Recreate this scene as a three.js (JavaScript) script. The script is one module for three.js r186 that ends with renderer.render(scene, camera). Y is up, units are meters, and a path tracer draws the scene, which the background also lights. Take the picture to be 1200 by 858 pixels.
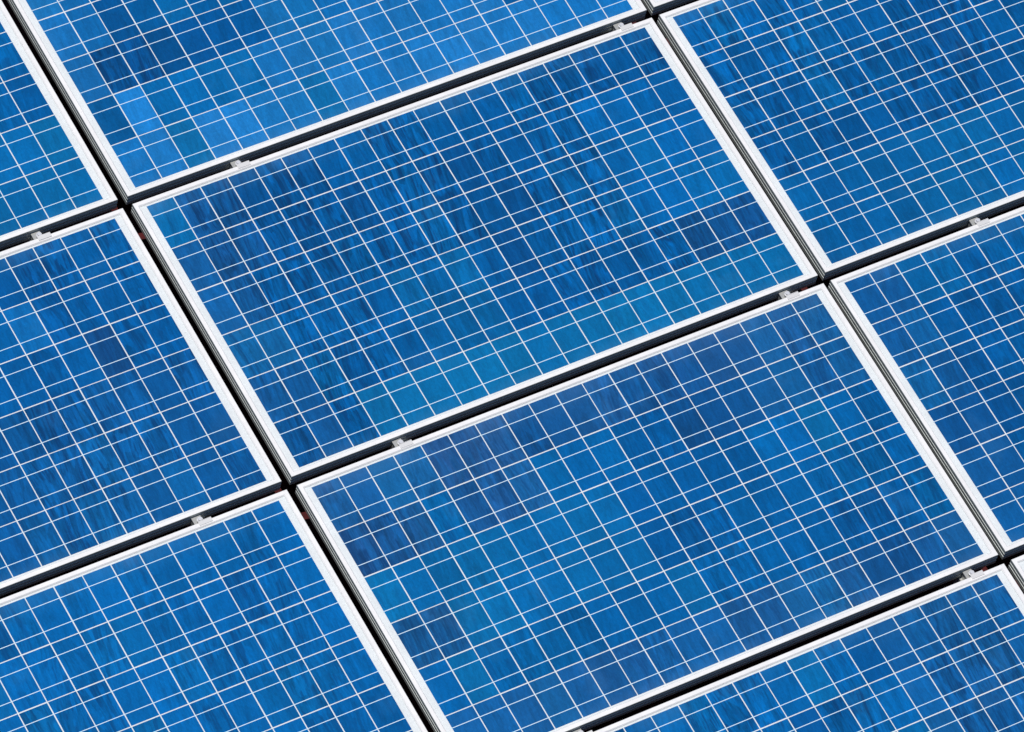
import * as THREE from 'three';
import { mergeGeometries } from 'three/addons/utils/BufferGeometryUtils.js';

// ---------------------------------------------------------------- place, camera, sky, sun, exposure
// Panel coordinates: u runs along a row of panels, v up the slope, h out of the panel plane (metres).
const TILT = THREE.MathUtils.degToRad(20), ORIGIN = new THREE.Vector3(0, 5, 0);
const dir = (u, v, h) => new THREE.Vector3(u, h, -v).applyAxisAngle(new THREE.Vector3(1, 0, 0), TILT);
const at = (u, v, h) => dir(u, v, h).add(ORIGIN);

const scene = new THREE.Scene();
const camera = new THREE.PerspectiveCamera(7.217, 1200 / 858, 0.5, 400);
const eye = at(-5.79596, -6.90232, 12.84558);
camera.position.copy(eye);
camera.up.copy(dir(0.331438, 0.774298, 0.539083));
camera.lookAt(eye.clone().sub(dir(-0.367427, -0.42034, 0.829645)));
scene.add(camera);

const SUN = dir(-0.19, 0.1, 0.975).normalize();

let seed = 7;
const rnd = () => { seed = (seed * 1664525 + 1013904223) >>> 0; return seed / 4294967296; };
const gauss = () => (rnd() + rnd() + rnd() + rnd() - 2) * 1.73;
const hash = (x, y, k) => {
  let n = (Math.imul(x, 374761393) + Math.imul(y, 668265263) + Math.imul(k, 2147483647 - 58)) | 0;
  n = Math.imul(n ^ (n >>> 13), 1274126177); n ^= n >>> 16;
  return (n >>> 0) / 4294967296;
};
const smooth = (a, b, x) => { const t = Math.min(1, Math.max(0, (x - a) / (b - a))); return t * t * (3 - 2 * t); };
const mix = (a, b, t) => a + (b - a) * t;
function noise(x, y, k) {
  const xi = Math.floor(x), yi = Math.floor(y), fx = x - xi, fy = y - yi;
  const sx = fx * fx * (3 - 2 * fx), sy = fy * fy * (3 - 2 * fy);
  return mix(mix(hash(xi, yi, k), hash(xi + 1, yi, k), sx), mix(hash(xi, yi + 1, k), hash(xi + 1, yi + 1, k), sx), sy);
}
const fbm = (x, y, k, n = 4) => { let s = 0, a = 0.5; for (let i = 0; i < n; i++) { s += a * noise(x, y, k + i); x *= 2.03; y *= 2.03; a *= 0.5; } return s; };

// the tone of the nearest of scattered points: patches with sharp edges
function shard(x, y, k) {
  const xi = Math.floor(x), yi = Math.floor(y); let best = 9, v = 0;
  for (let j = -1; j < 2; j++) for (let i = -1; i < 2; i++) {
    const a = hash(xi + i, yi + j, k), b = hash(xi + i, yi + j, k + 1), dx = xi + i + a - x, dy = yi + j + b - y, d = dx * dx + dy * dy;
    if (d < best) { best = d; v = (a * 7.3 + b * 3.1) % 1; }
  }
  return v;
}
// a clear summer sky with thin high cloud, the same all the way round
{
  const w = 512, h = 256, data = new Float32Array(w * h * 4);
  for (let j = 0; j < h; j++) for (let i = 0; i < w; i++) {
    const el = (j + 0.5) / h * Math.PI - Math.PI / 2, az = (i + 0.5) / w * Math.PI * 2;
    const y = Math.sin(el), X = Math.cos(el) * Math.cos(az), Z = Math.cos(el) * Math.sin(az);
    const e = Math.max(0, y), k = Math.exp(-e * 3.2);
    let r = mix(0.016, 0.24, k), g = mix(0.07, 0.33, k), b = mix(0.22, 0.46, k);
    if (y > 0.02) {
      const px = X / (y + 0.18) * 2.2, pz = Z / (y + 0.18) * 2.2;
      const c = smooth(0.52, 0.8, fbm(px, pz * 2.1, 11, 5)) * 0.5 * smooth(0.02, 0.2, y);
      r = mix(r, 0.5, c); g = mix(g, 0.54, c); b = mix(b, 0.6, c);
    }
    if (y < 0) { const d = smooth(0, 0.12, -y); r = mix(r, 0.13, d); g = mix(g, 0.13, d); b = mix(b, 0.11, d); }
    data.set([r, g, b, 1], (j * w + i) * 4);
  }
  const sky = new THREE.DataTexture(data, w, h, THREE.RGBAFormat, THREE.FloatType);
  sky.mapping = THREE.EquirectangularReflectionMapping;
  sky.magFilter = sky.minFilter = THREE.LinearFilter; sky.wrapS = THREE.RepeatWrapping; sky.needsUpdate = true;
  scene.background = sky; scene.environment = sky;
}
const sun = new THREE.DirectionalLight(0xfff9f0, 3.4);
sun.position.copy(ORIGIN).addScaledVector(SUN, 20);
sun.target.position.copy(ORIGIN);
sun.castShadow = true;
Object.assign(sun.shadow.camera, { left: -6, right: 6, top: 6, bottom: -6, near: 1, far: 60 });
sun.shadow.mapSize.set(4096, 4096); sun.shadow.bias = -0.0002;
scene.add(sun, sun.target);

const renderer = new THREE.WebGLRenderer({ antialias: true });
renderer.setSize(1024, 732);
renderer.toneMapping = THREE.LinearToneMapping;
renderer.toneMappingExposure = 1;
renderer.shadowMap.enabled = true;

// ---------------------------------------------------------------- helpers
function numberer() { const used = {}; return n => { used[n] = (used[n] ?? -1) + 1; return used[n] ? `${n}_${String(used[n]).padStart(3, '0')}` : n; }; }
const topName = numberer();
function seat(o, u, v, h) { o.position.copy(at(u, v, h)); o.rotation.x = TILT; return o; }
function tell(o, label, category, group) { o.userData = { label, category }; if (group) o.userData.group = group; return o; }
function piece(name, geometry, material, parent) {
  const m = new THREE.Mesh(geometry, material); m.name = name; m.castShadow = m.receiveShadow = true; parent.add(m); return m;
}
function box(w, h, d, x = 0, y = 0, z = 0) { const g = new THREE.BoxGeometry(w, h, d); g.translate(x, y, z); return g; }
function texture(w, h, fill, srgb = true) {
  const data = new Uint8Array(w * h * 4);
  fill(data, w, h);
  const t = new THREE.DataTexture(data, w, h, THREE.RGBAFormat);
  if (srgb) t.colorSpace = THREE.SRGBColorSpace;
  t.magFilter = THREE.LinearFilter; t.minFilter = THREE.LinearMipmapLinearFilter; t.generateMipmaps = true;
  t.wrapS = t.wrapT = THREE.RepeatWrapping; t.anisotropy = 8; t.needsUpdate = true;
  return t;
}

// ---------------------------------------------------------------- materials
// grain of the anodised, slightly weathered aluminium (uv in metres, 0.5 m a repeat)
const metalGrain = texture(512, 512, (d, w, h) => {
  for (let j = 0; j < h; j++) for (let i = 0; i < w; i++) {
    const n = fbm(i / 5, j / 5, 40, 3), c = fbm(i / 60, j / 60, 50, 3), sp = hash(i >> 1, j >> 1, 61) > 0.9985 ? 40 : 0;
    const v = 240 + (n - 0.45) * 16 + (c - 0.45) * 12 - sp;
    d.set([v, v * 0.996, v * 0.993, 255], (j * w + i) * 4);
  }
});
metalGrain.repeat.set(2, 2);
const frameMetal = new THREE.MeshStandardMaterial({ color: 0xffffff, map: metalGrain, roughness: 0.5, metalness: 0.12 });
const shadedSideMetal = new THREE.MeshStandardMaterial({ color: 0xbcc4c4, map: metalGrain, roughness: 0.45, metalness: 0.4 });  // frame metal in a darker copy: shade of the gaps put into its colour
const railMetal = new THREE.MeshStandardMaterial({ color: 0xc9cbc9, map: metalGrain, roughness: 0.4, metalness: 0.45 });
const clampMetal = new THREE.MeshStandardMaterial({ color: 0xf0f0ef, map: metalGrain, roughness: 0.4, metalness: 0.2 });
const boltMetal = new THREE.MeshStandardMaterial({ color: 0xe6e6e8, roughness: 0.35, metalness: 0.35 });
const backFoil = new THREE.MeshStandardMaterial({ color: 0xeef5f7, map: metalGrain, roughness: 0.7 });
const tinned = new THREE.MeshStandardMaterial({ color: 0xd6edf8, roughness: 0.6, metalness: 0.1 });
const glass = new THREE.MeshPhysicalMaterial({ color: 0xffffff, transmission: 1, thickness: 0, roughness: 0.05, ior: 1.45 });

// ---------------------------------------------------------------- the roof under the panels
{
  const clay = new THREE.MeshStandardMaterial({
    roughness: 0.85, map: texture(256, 256, (d, w, h) => {
      for (let j = 0; j < h; j++) for (let i = 0; i < w; i++) {
        const n = fbm(i / 16, j / 16, 71, 4), f = noise(i / 2, j / 2, 77);
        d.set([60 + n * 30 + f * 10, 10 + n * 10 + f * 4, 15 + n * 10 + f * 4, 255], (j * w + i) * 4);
      }
    }),
  });
  // overlapping courses of pan tiles: a wave across, a step down at each course
  const P = [], UV = [], I = [], per = 0.22, seg = 10, n = 56, course = 0.34, rows = 30, step = 0.022;
  for (let r = 0; r < rows; r++) for (const e of [0, 1]) for (let i = 0; i <= n * seg; i++) {
    const u = (i / seg - n / 2) * per, t = (i % seg) / seg, w = 0.026 * Math.sin(t * Math.PI * 2) + 0.01 * Math.sin(t * Math.PI * 4);
    P.push(u, -0.168 + w + (e ? -step : 0), -((r + e * 1.06 - rows / 2) * course)); UV.push(u * 2, (r + e) * course * 2);
  }
  const L = n * seg + 1;
  for (let r = 0; r < rows; r++) for (let i = 0; i < n * seg; i++) {
    const a = (2 * r) * L + i, b = a + 1, c = a + L, d = c + 1;
    I.push(a, b, c, b, d, c);
    if (r) { const p = a - L; I.push(p, p + 1, a, p + 1, b, a); }
  }
  const g = new THREE.BufferGeometry();
  g.setAttribute('position', new THREE.Float32BufferAttribute(P, 3));
  g.setAttribute('uv', new THREE.Float32BufferAttribute(UV, 2));
  g.setIndex(I); g.computeVertexNormals();
  const roof = piece('roof', mergeGeometries([g.toNonIndexed(), box(n * per, 0.12, rows * course, 0, -0.29, 0).toNonIndexed()]), clay, scene);
  seat(roof, 0, 0, 0);
  roof.userData = { kind: 'structure', label: 'dark red clay tile roof in the shade beneath the solar panels' };
}

// ---------------------------------------------------------------- one solar panel
const COLS = 19, ROWS = 6, CU = 0.082, CV = 0.15, GAP_U = 0.0031, GAP_V = 0.003;
const PW = 1.622, PH = 0.937, DEPTH = 0.041, LIP = 0.0145;
const COLUMN = { left: -1.65105, middle: 0, right: 1.64491 }, PITCH_V = 0.96487;

// a mitred rail: the profile (inset from the outer edge, height) carried between two corners
function railGeometry(profile, side) {
  const P = [], UV = [], w = PW / 2, h = PH / 2;
  const corner = (k, o, y) => { const c = [[-1, -1], [1, -1], [1, 1], [-1, 1]][k & 3]; return [c[0] * (w - o), y, c[1] * (h - o)]; };
  let run = 0;
  for (let i = 0; i + 1 < profile.length; i++) {
    const [o0, y0] = profile[i], [o1, y1] = profile[i + 1], q = run; run += Math.hypot(o1 - o0, y1 - y0);
    const a = corner(side, o0, y0), b = corner(side + 1, o0, y0), c = corner(side, o1, y1), d = corner(side + 1, o1, y1);
    const len = Math.hypot(b[0] - a[0], b[2] - a[2]);
    P.push(...a, ...c, ...b, ...b, ...c, ...d);
    const off = side * 0.37;
    UV.push(off, q, off, run, off + len, q, off + len, q, off, run, off + len, run);
  }
  const g = new THREE.BufferGeometry();
  g.setAttribute('position', new THREE.Float32BufferAttribute(P, 3));
  g.setAttribute('uv', new THREE.Float32BufferAttribute(UV, 2));
  g.computeVertexNormals();
  g.addGroup(0, 18, 0); g.addGroup(18, P.length / 3 - 18, 1);             // lip and top, then walls and flange
  return g;
}
// underside of the lip, lip edge, top, outer wall with its two grooves, bottom flange
const PROFILE = [[LIP, -0.0034], [0.0119, -0.0003], [0.0115, 0], [0.0008, 0], [0, -0.0008], [0, -0.009], [0.0023, -0.0098], [0.0023, -0.0135], [0, -0.0143], [0, -0.0225],
  [0.0023, -0.0233], [0.0023, -0.0270], [0, -0.0278], [0, -DEPTH], [0.026, -DEPTH], [0.026, -0.0392], [0.0018, -0.0392], [0.0018, -0.008], [0.0145, -0.008], [LIP, -0.0034]];
const RAILS = [2, 3, 0, 1].map(s => railGeometry(PROFILE, s));

// the geometry of each cell, its uv a window on the silicon map of the whole panel
const cellShape = [];
for (let r = 0; r < ROWS; r++) for (let c = 0; c < COLS; c++) {
  const thick = GAP_V + (r === 0 ? 0 : 0.0014 * (noise(r * 3.7, 2, 5) - 0.3));
  const w = CU - GAP_U, d = CV - thick, g = new THREE.BoxGeometry(w, 0.0004, d);
  const x = (c - (COLS - 1) / 2) * CU + (hash(c, r, 3) - 0.5) * 0.0006, z = (r - (ROWS - 1) / 2) * CV + (hash(c, r, 4) - 0.5) * 0.0007;
  g.translate(x, -0.0043, z);
  const p = g.attributes.position, uv = g.attributes.uv;
  for (let i = 0; i < p.count; i++) uv.setXY(i, (p.getX(i) / CU + COLS / 2) / COLS, 1 - (p.getZ(i) / CV + ROWS / 2) / ROWS);
  cellShape.push(g);
}
function makePanel() {
  const t = new THREE.Group();
  for (const g of RAILS) piece('frame_rail', g, [frameMetal, shadedSideMetal], t);
  const back = piece('backsheet', box(PW - 0.012, 0.004, PH - 0.012, 0, -0.0066, 0), backFoil, t);
  { const p = back.geometry.attributes.position, uv = back.geometry.attributes.uv; for (let i = 0; i < p.count; i++) uv.setXY(i, p.getX(i), p.getZ(i)); }
  for (const g of cellShape) piece('solar_cell', g, null, t);
  for (let r = 0; r < ROWS; r++) for (const s of [-0.25, 0.25])
    piece('busbar', box(COLS * CU + 0.004, 0.0003, 0.0020, 0, -0.00395, (r - (ROWS - 1) / 2 + s * 0.985) * CV + (hash(r, s > 0 ? 1 : 2, 8) - 0.5) * 0.0012), tinned, t);
  const pane = new THREE.PlaneGeometry(PW - 0.024, PH - 0.024); pane.rotateX(-Math.PI / 2); pane.translate(0, -0.0033, 0);
  piece('cover_glass', pane, glass, t);
  return t;
}

// ---------------------------------------------------------------- the silicon: colour of every cell and its growth streaks
const TONE = { mid: [0, 92, 154], dark: [0, 78, 140], deep: [14, 62, 114], teal: [8, 112, 165], bright: [2, 105, 176], violet: [52, 82, 134], light: [50, 131, 197] };
const CELL_W = 56, CELL_H = 100;
function siliconMap(style, k) {
  return texture(CELL_W * COLS, CELL_H * ROWS, (d, w, h) => {
    for (let r = 0; r < ROWS; r++) for (let c = 0; c < COLS; c++) {
      // the cell's own tone: batch (slow noise) + chance + what the panel has there
      const W = { mid: 1, dark: 0, deep: 0, teal: 0, bright: 0, violet: 0, light: 0 };
      const batch = noise(c / 2.6, r / 1.5, k) - 0.5, luck = gauss() * 0.16, q = batch * 1.3 + luck;
      if (q < 0) { W.dark += -q * 2.2; if (q < -0.4) W.deep += (-q - 0.4) * 2.5; } else W[hash(c, r, k + 9) > 0.5 ? 'teal' : 'bright'] += q * 2.0;
      let streak = (0.16 + 0.84 * smooth(0.25, 0.75, noise(c / 1.7 + 9, r / 1.9, k + 20) + gauss() * 0.13)) * (style.streak ?? 1);
      const extra = style.tone?.(r, c, W, streak);
      if (extra !== undefined) streak = extra;
      const sum = Object.values(W).reduce((a, b) => a + b), base = [0, 0, 0];
      for (const n in W) for (let i = 0; i < 3; i++) base[i] += TONE[n][i] * W[n] / sum;
      const lum = 1 + gauss() * 0.025, shift = rnd() * 50, lean = 0.16 + gauss() * 0.1;
      for (let y = 0; y < CELL_H; y++) for (let x = 0; x < CELL_W; x++) {
        const X = c * CELL_W + x, Y = r * CELL_H + y, fx = x / CELL_W, fy = y / CELL_H;
        const bend = (noise(fx * 1.6 + shift, fy * 1.6, k + 31) - 0.5) * 0.14 + (noise(fx * 4 + shift, fy * 4, k + 33) - 0.5) * 0.012;
        const sx = fx + fy * lean + bend + shift;
        const s1 = noise(sx * 6, fy * 0.8 + shift, k + 41), s2 = noise(sx * 20, fy * 1.6 + shift, k + 43), s3 = noise(sx * 44, fy * 5, k + 45);
        const chip = shard(sx * 15 + fy * 1.2, fy * 4.5 - sx * 0.8 + shift, k + 63);                // short slivers between them
        const line = smooth(0.5, 0.66, s1 * 0.32 + s2 * 0.42 + s3 * 0.28 + (chip - 0.5) * 0.22) * smooth(0.25, 0.6, noise(sx * 5 + 4, fy * 4.2 + shift, k + 47));
        const paleStreak = smooth(0.52, 0.85, noise(sx * 15 + 7, fy * 1.5, k + 49)) * 0.6;  // paler growth streaks of the silicon itself
        const flake = (chip - 0.5) * 0.7 + shard(sx * 6.5, fy * 1.7 + shift, k + 57) - 0.5;   // long crystals with sharp edges, each a little lighter or darker
        const grain = (hash(X, Y, k + 51) - 0.5) * 0.05 + (noise(X / 2.2, Y / 4, k + 53) - 0.5) * 0.09 + (s2 - 0.5) * 0.1 * (0.35 + streak) + (s3 - 0.5) * 0.1 * (0.4 + streak) + flake * (0.05 + 0.16 * streak);
        const blot = (noise(X / 40, Y / 40, k + 55) - 0.5) * 0.07;
        let m = lum * (1 + grain + blot);
        const dk = line * Math.min(0.7, streak * 0.5 + 0.04), up = paleStreak * (streak * 0.36 + 0.05);
        let R = base[0] * m, G = base[1] * m, B = base[2] * m;
        R = mix(R, 8, dk); G = mix(G, 46, dk); B = mix(B, 88, dk);
        R = mix(R, 14, up); G = mix(G, 118, up); B = mix(B, 188, up);
        // paler grey-blue towards the upper, lower and left frame, and in scattered patches
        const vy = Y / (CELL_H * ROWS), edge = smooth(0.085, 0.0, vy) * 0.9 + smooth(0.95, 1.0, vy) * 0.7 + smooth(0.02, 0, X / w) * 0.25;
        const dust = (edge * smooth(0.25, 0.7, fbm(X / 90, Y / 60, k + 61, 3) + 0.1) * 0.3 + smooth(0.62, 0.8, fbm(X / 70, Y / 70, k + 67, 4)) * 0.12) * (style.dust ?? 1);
        const tintMix = Math.min(0.6, dust);
        R = mix(R, 112, tintMix); G = mix(G, 134, tintMix); B = mix(B, 180, tintMix);
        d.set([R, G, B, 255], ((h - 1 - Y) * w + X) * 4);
      }
    }
  });
}

// ---------------------------------------------------------------- the panels
const panelGroup = 'solar panels laid in rows on the roof';
const proto = makePanel();
const set = (W, o) => { for (const n in o) W[n] = o[n]; };
const luck = (r, c) => hash(r, c, 17) * 1.6;
const PANELS = [
  ['middle', 1, 'whole solar panel in the upper middle, pale teal cells along its lower row', {
    tone(r, c, W, s) {
      if (r === 5 && c >= 3) { set(W, { dark: 0, deep: 0, mid: 0.4, teal: 0.5 + luck(r, c) * 0.5 + W.teal + ((c === 4 || c === 7 || c === 12) ? 1 : 0) }); return s * 0.3; }
      if (r === 4 && c >= 16) { set(W, { violet: 0.8, deep: 0.8, dark: 1.2 }); return 0.8; }
      if (r < 2 && (c === 1 || c === 2)) { set(W, { deep: 0.8, violet: 0.6 }); return 1.2; }
      if (r >= 1 && r <= 3 && c > 14) { W.bright += 1.1; return s * 0.6; }
      if (r === 5 && c === 0) { W.deep += 1; return 1; }
      if (r > 0 && c < 2) { W.violet += 0.6; return s; }
      W.dark += 0.35; return Math.min(1.2, s * 1.2 + 0.15);
    } }],
  ['middle', 2, 'whole solar panel in the lower middle, violet tinted cells at its upper left', {
    streak: 0.7,
    tone(r, c, W, s) {
      if (r === 0) W.violet += 1; else if (r === 5) W.violet += 0.9;
      if (r === 1 && c < 3) { W.violet += 1.8; W.deep += 0.8; return 0.9; }
      if (r < 2 && c > 3 && c < 7) { W.violet += 1.2; return 0.7; }
      if (r === 3 && c < 2) { set(W, { violet: 1.4, deep: 0.5 }); return 0.7; }
      if (r >= 2 && r < 4 && c < 9) { W.teal += 0.7; W.dark *= 0.3; W.deep = 0; return s * 0.4; }
      if (r < 2 && c > 11) { W.violet += 0.8; W.dark += 0.5; }
      return s;
    } }],
  ['middle', 0, 'solar panel cut off by the top edge, with pale blue cells along its lower rows', {
    streak: 0.5,
    tone(r, c, W, s) {
      if (r === 5) { set(W, c === 2 || c === 7 ? { teal: 2, light: 0.3 } : { light: c < 5 ? (c ? 1.9 : 0.7) + luck(r, c) : 1 + luck(r, c), bright: 1 }); W.dark = W.deep = 0; return 0.12; }
      if (r === 4) { if (c === 1 || (c > 5 && c < 15)) { set(W, { light: 1.2 + luck(r, c), bright: 1.2, dark: 0, deep: 0 }); return 0.12; } W.teal += 0.5; return 0.15; }
      if (r === 3) { if (c === 1 || c === 2) { set(W, { dark: 3, deep: 1 }); return 1.1; } if (c > 6 && c < 12) { set(W, { light: 0.8 + luck(r, c), bright: 1.6, dark: 0, deep: 0 }); return 0.12; } W.dark += c > 3 ? 1.2 : 0.2; }
      if (c < 2) W.light += c ? 0.5 : 1.3;
      return s * 0.4;
    } }],
  ['middle', 3, 'solar panel cut off by the bottom edge, under the whole lower middle panel', { streak: 1.1, tone(r, c, W, s) { W.bright += c > 4 && c < 10 ? 0.8 : 0; if (c > 13) W.violet += 0.5; return s; } }],
  ['left', 0, 'solar panel in the upper left corner, only its lower right cells in view', { streak: 0.5, tone(r, c, W, s) { if (r === 4) W.teal += 1; return s; } }],
  ['left', 1, 'solar panel cut off by the left edge at mid height, dark navy cells with streaks', {
    streak: 1.1,
    tone(r, c, W, s) {
      if (r === 2 && c === 16) { set(W, { violet: 1, deep: 2, dark: 1 }); return 0.5; }
      if ((r === 1) && c === 14) { set(W, { bright: 3, light: 1 }); return 0.2; }
      if (r > 2) W.violet += 0.5;
      W.bright += 0.4; W.dark += 0.7; return s;
    } }],
  ['left', 2, 'solar panel in the lower left corner, even mid blue cells with few streaks', { streak: 0.75, tone(r, c, W, s) { W.bright += 1; W.deep *= 0.4; return s; } }],
  ['right', 1, 'solar panel in the upper right corner, deep blue cells right of the whole panel', { streak: 1, tone(r, c, W, s) { W.dark += 0.8; if (r > 3) { W.teal += 0.7; return s * 0.3; } return s; } }],
  ['right', 2, 'solar panel cut off by the right edge at mid height, with violet tinted edge cells', { streak: 0.5, tone(r, c, W, s) { W.dark += 0.6; if (c < 2) W.violet += 0.6; return s; } }],
  ['right', 0, 'solar panel at the top edge of which only a white frame corner shows', {}],
  ['right', 3, 'solar panel at the lower right edge of which only a white frame corner shows', {}],
];
const zRow = r => -(1 - r) * PITCH_V;                                 // downslope distance of a row's middle
PANELS.forEach(([col, row, label, style], i) => {
  const p = i ? proto.clone() : proto;
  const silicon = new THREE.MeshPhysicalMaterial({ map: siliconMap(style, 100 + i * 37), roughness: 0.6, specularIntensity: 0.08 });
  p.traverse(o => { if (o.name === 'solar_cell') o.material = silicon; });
  p.name = topName('solar_panel');
  seat(p, COLUMN[col] + (hash(i, 1, 5) - 0.5) * 0.0012, -zRow(row) + (hash(i, 2, 5) - 0.5) * 0.0012, (hash(i, 3, 5) - 0.5) * 0.001);
  p.rotateY((hash(i, 4, 5) - 0.5) * 0.0012);
  tell(p, label, 'solar panel', panelGroup);
  scene.add(p);
});

// ---------------------------------------------------------------- mounting rails and clamps in the gaps
const RAIL_U = [-1.082, -0.48, 0.716, 1.324];
{
  const s = new THREE.Shape([[-0.02, -0.04], [0.02, -0.04], [0.02, 0], [0.006, 0], [0.006, -0.004], [0.016, -0.004], [0.016, -0.036], [-0.016, -0.036], [-0.016, -0.004], [-0.006, -0.004], [-0.006, 0], [-0.02, 0]].map(p => new THREE.Vector2(...p)));
  const g = new THREE.ExtrudeGeometry(s, { depth: 4.2, bevelEnabled: false }); g.translate(0, 0, -1.75);
  const hook = mergeGeometries([box(0.03, 0.006, 0.06, 0, -0.0435, 0), box(0.03, 0.07, 0.006, 0, -0.08, 0.027), box(0.03, 0.006, 0.1, 0, -0.115, 0.07)]);
  const where = ['leftmost mounting rail, crossing the gap below the upper left panel', 'mounting rail seen under the left clamps of the two whole panels', 'mounting rail seen under the right clamps of the two whole panels', 'rightmost mounting rail, crossing the gap below the upper right panel'];
  const first = new THREE.Group(); piece('channel', g, railMetal, first);
  for (let k = 0; k < 4; k++) { const m = piece('roof_hook', hook, railMetal, first); m.position.z = -1.5 + k * 1.2; }
  RAIL_U.forEach((u, i) => {
    const o = i ? first.clone() : first; o.name = topName('mounting_rail'); seat(o, u, 0, -DEPTH - 0.0005);
    tell(o, 'grey aluminium ' + where[i], 'mounting rail', 'mounting rails under the panels'); scene.add(o);
  });
}
{
  const c = new THREE.Group();
  // z is down the slope: the plate lies on the frame of the lower panel, the foot stands on the rail in the gap
  piece('plate', mergeGeometries([box(0.038, 0.0024, 0.0135, 0.003, 0.0014, 0.0162), box(0.038, 0.010, 0.0024, 0.003, -0.0024, 0.0106)]), clampMetal, c);
  piece('foot', mergeGeometries([box(0.022, 0.026, 0.018, -0.009, -0.0285, -0.002), box(0.026, 0.003, 0.022, -0.009, -0.0143, -0.0015)]), railMetal, c);
  const head = new THREE.CylinderGeometry(0.0062, 0.0066, 0.006, 6); head.translate(-0.006, -0.0005, 0.004);
  const shank = new THREE.CylinderGeometry(0.0038, 0.0038, 0.03, 16); shank.translate(-0.006, -0.015, 0.004);
  const b = piece('bolt', mergeGeometries([head, shank]), boltMetal, c);
  const washer = new THREE.CylinderGeometry(0.0085, 0.0085, 0.0016, 24); washer.translate(-0.006, -0.0042, 0.004);
  piece('washer', washer, boltMetal, b);
  const spots = [
    [-0.478, 0.4721, 'at the upper left edge of the whole upper middle panel'],
    [0.725, 0.4766, 'at the upper right end of the whole upper middle panel'],
    [-0.4887, -0.4864, 'between the two whole panels, the left one of two'],
    [0.7091, -0.4804, 'between the two whole panels, the right one of two'],
    [0.7225, -1.4455, 'at the lower right corner of the whole lower middle panel'],
    [-1.0843, -0.4828, 'on the upper frame of the panel in the lower left corner'],
    [-1.0781, 0.4954, 'at the left edge, just below the upper left corner panel'],
    [1.324, -0.4851, 'at the right edge, just below the upper right corner panel'],
    [-0.472, -1.4454, 'half cut off by the bottom edge, under the whole lower middle panel'],
  ];
  spots.forEach(([u, v, where], i) => {
    const o = i ? c.clone() : c; o.name = topName('panel_clamp');
    const gap = (Math.round(v / PITCH_V - 0.5) + 0.5) * PITCH_V;      // the middle of the gap it stands in
    seat(o, u, gap, 0);
    tell(o, 'bright metal clamp ' + where, 'clamp', 'clamps holding the panels'); scene.add(o);
  });
}

renderer.render(scene, camera);
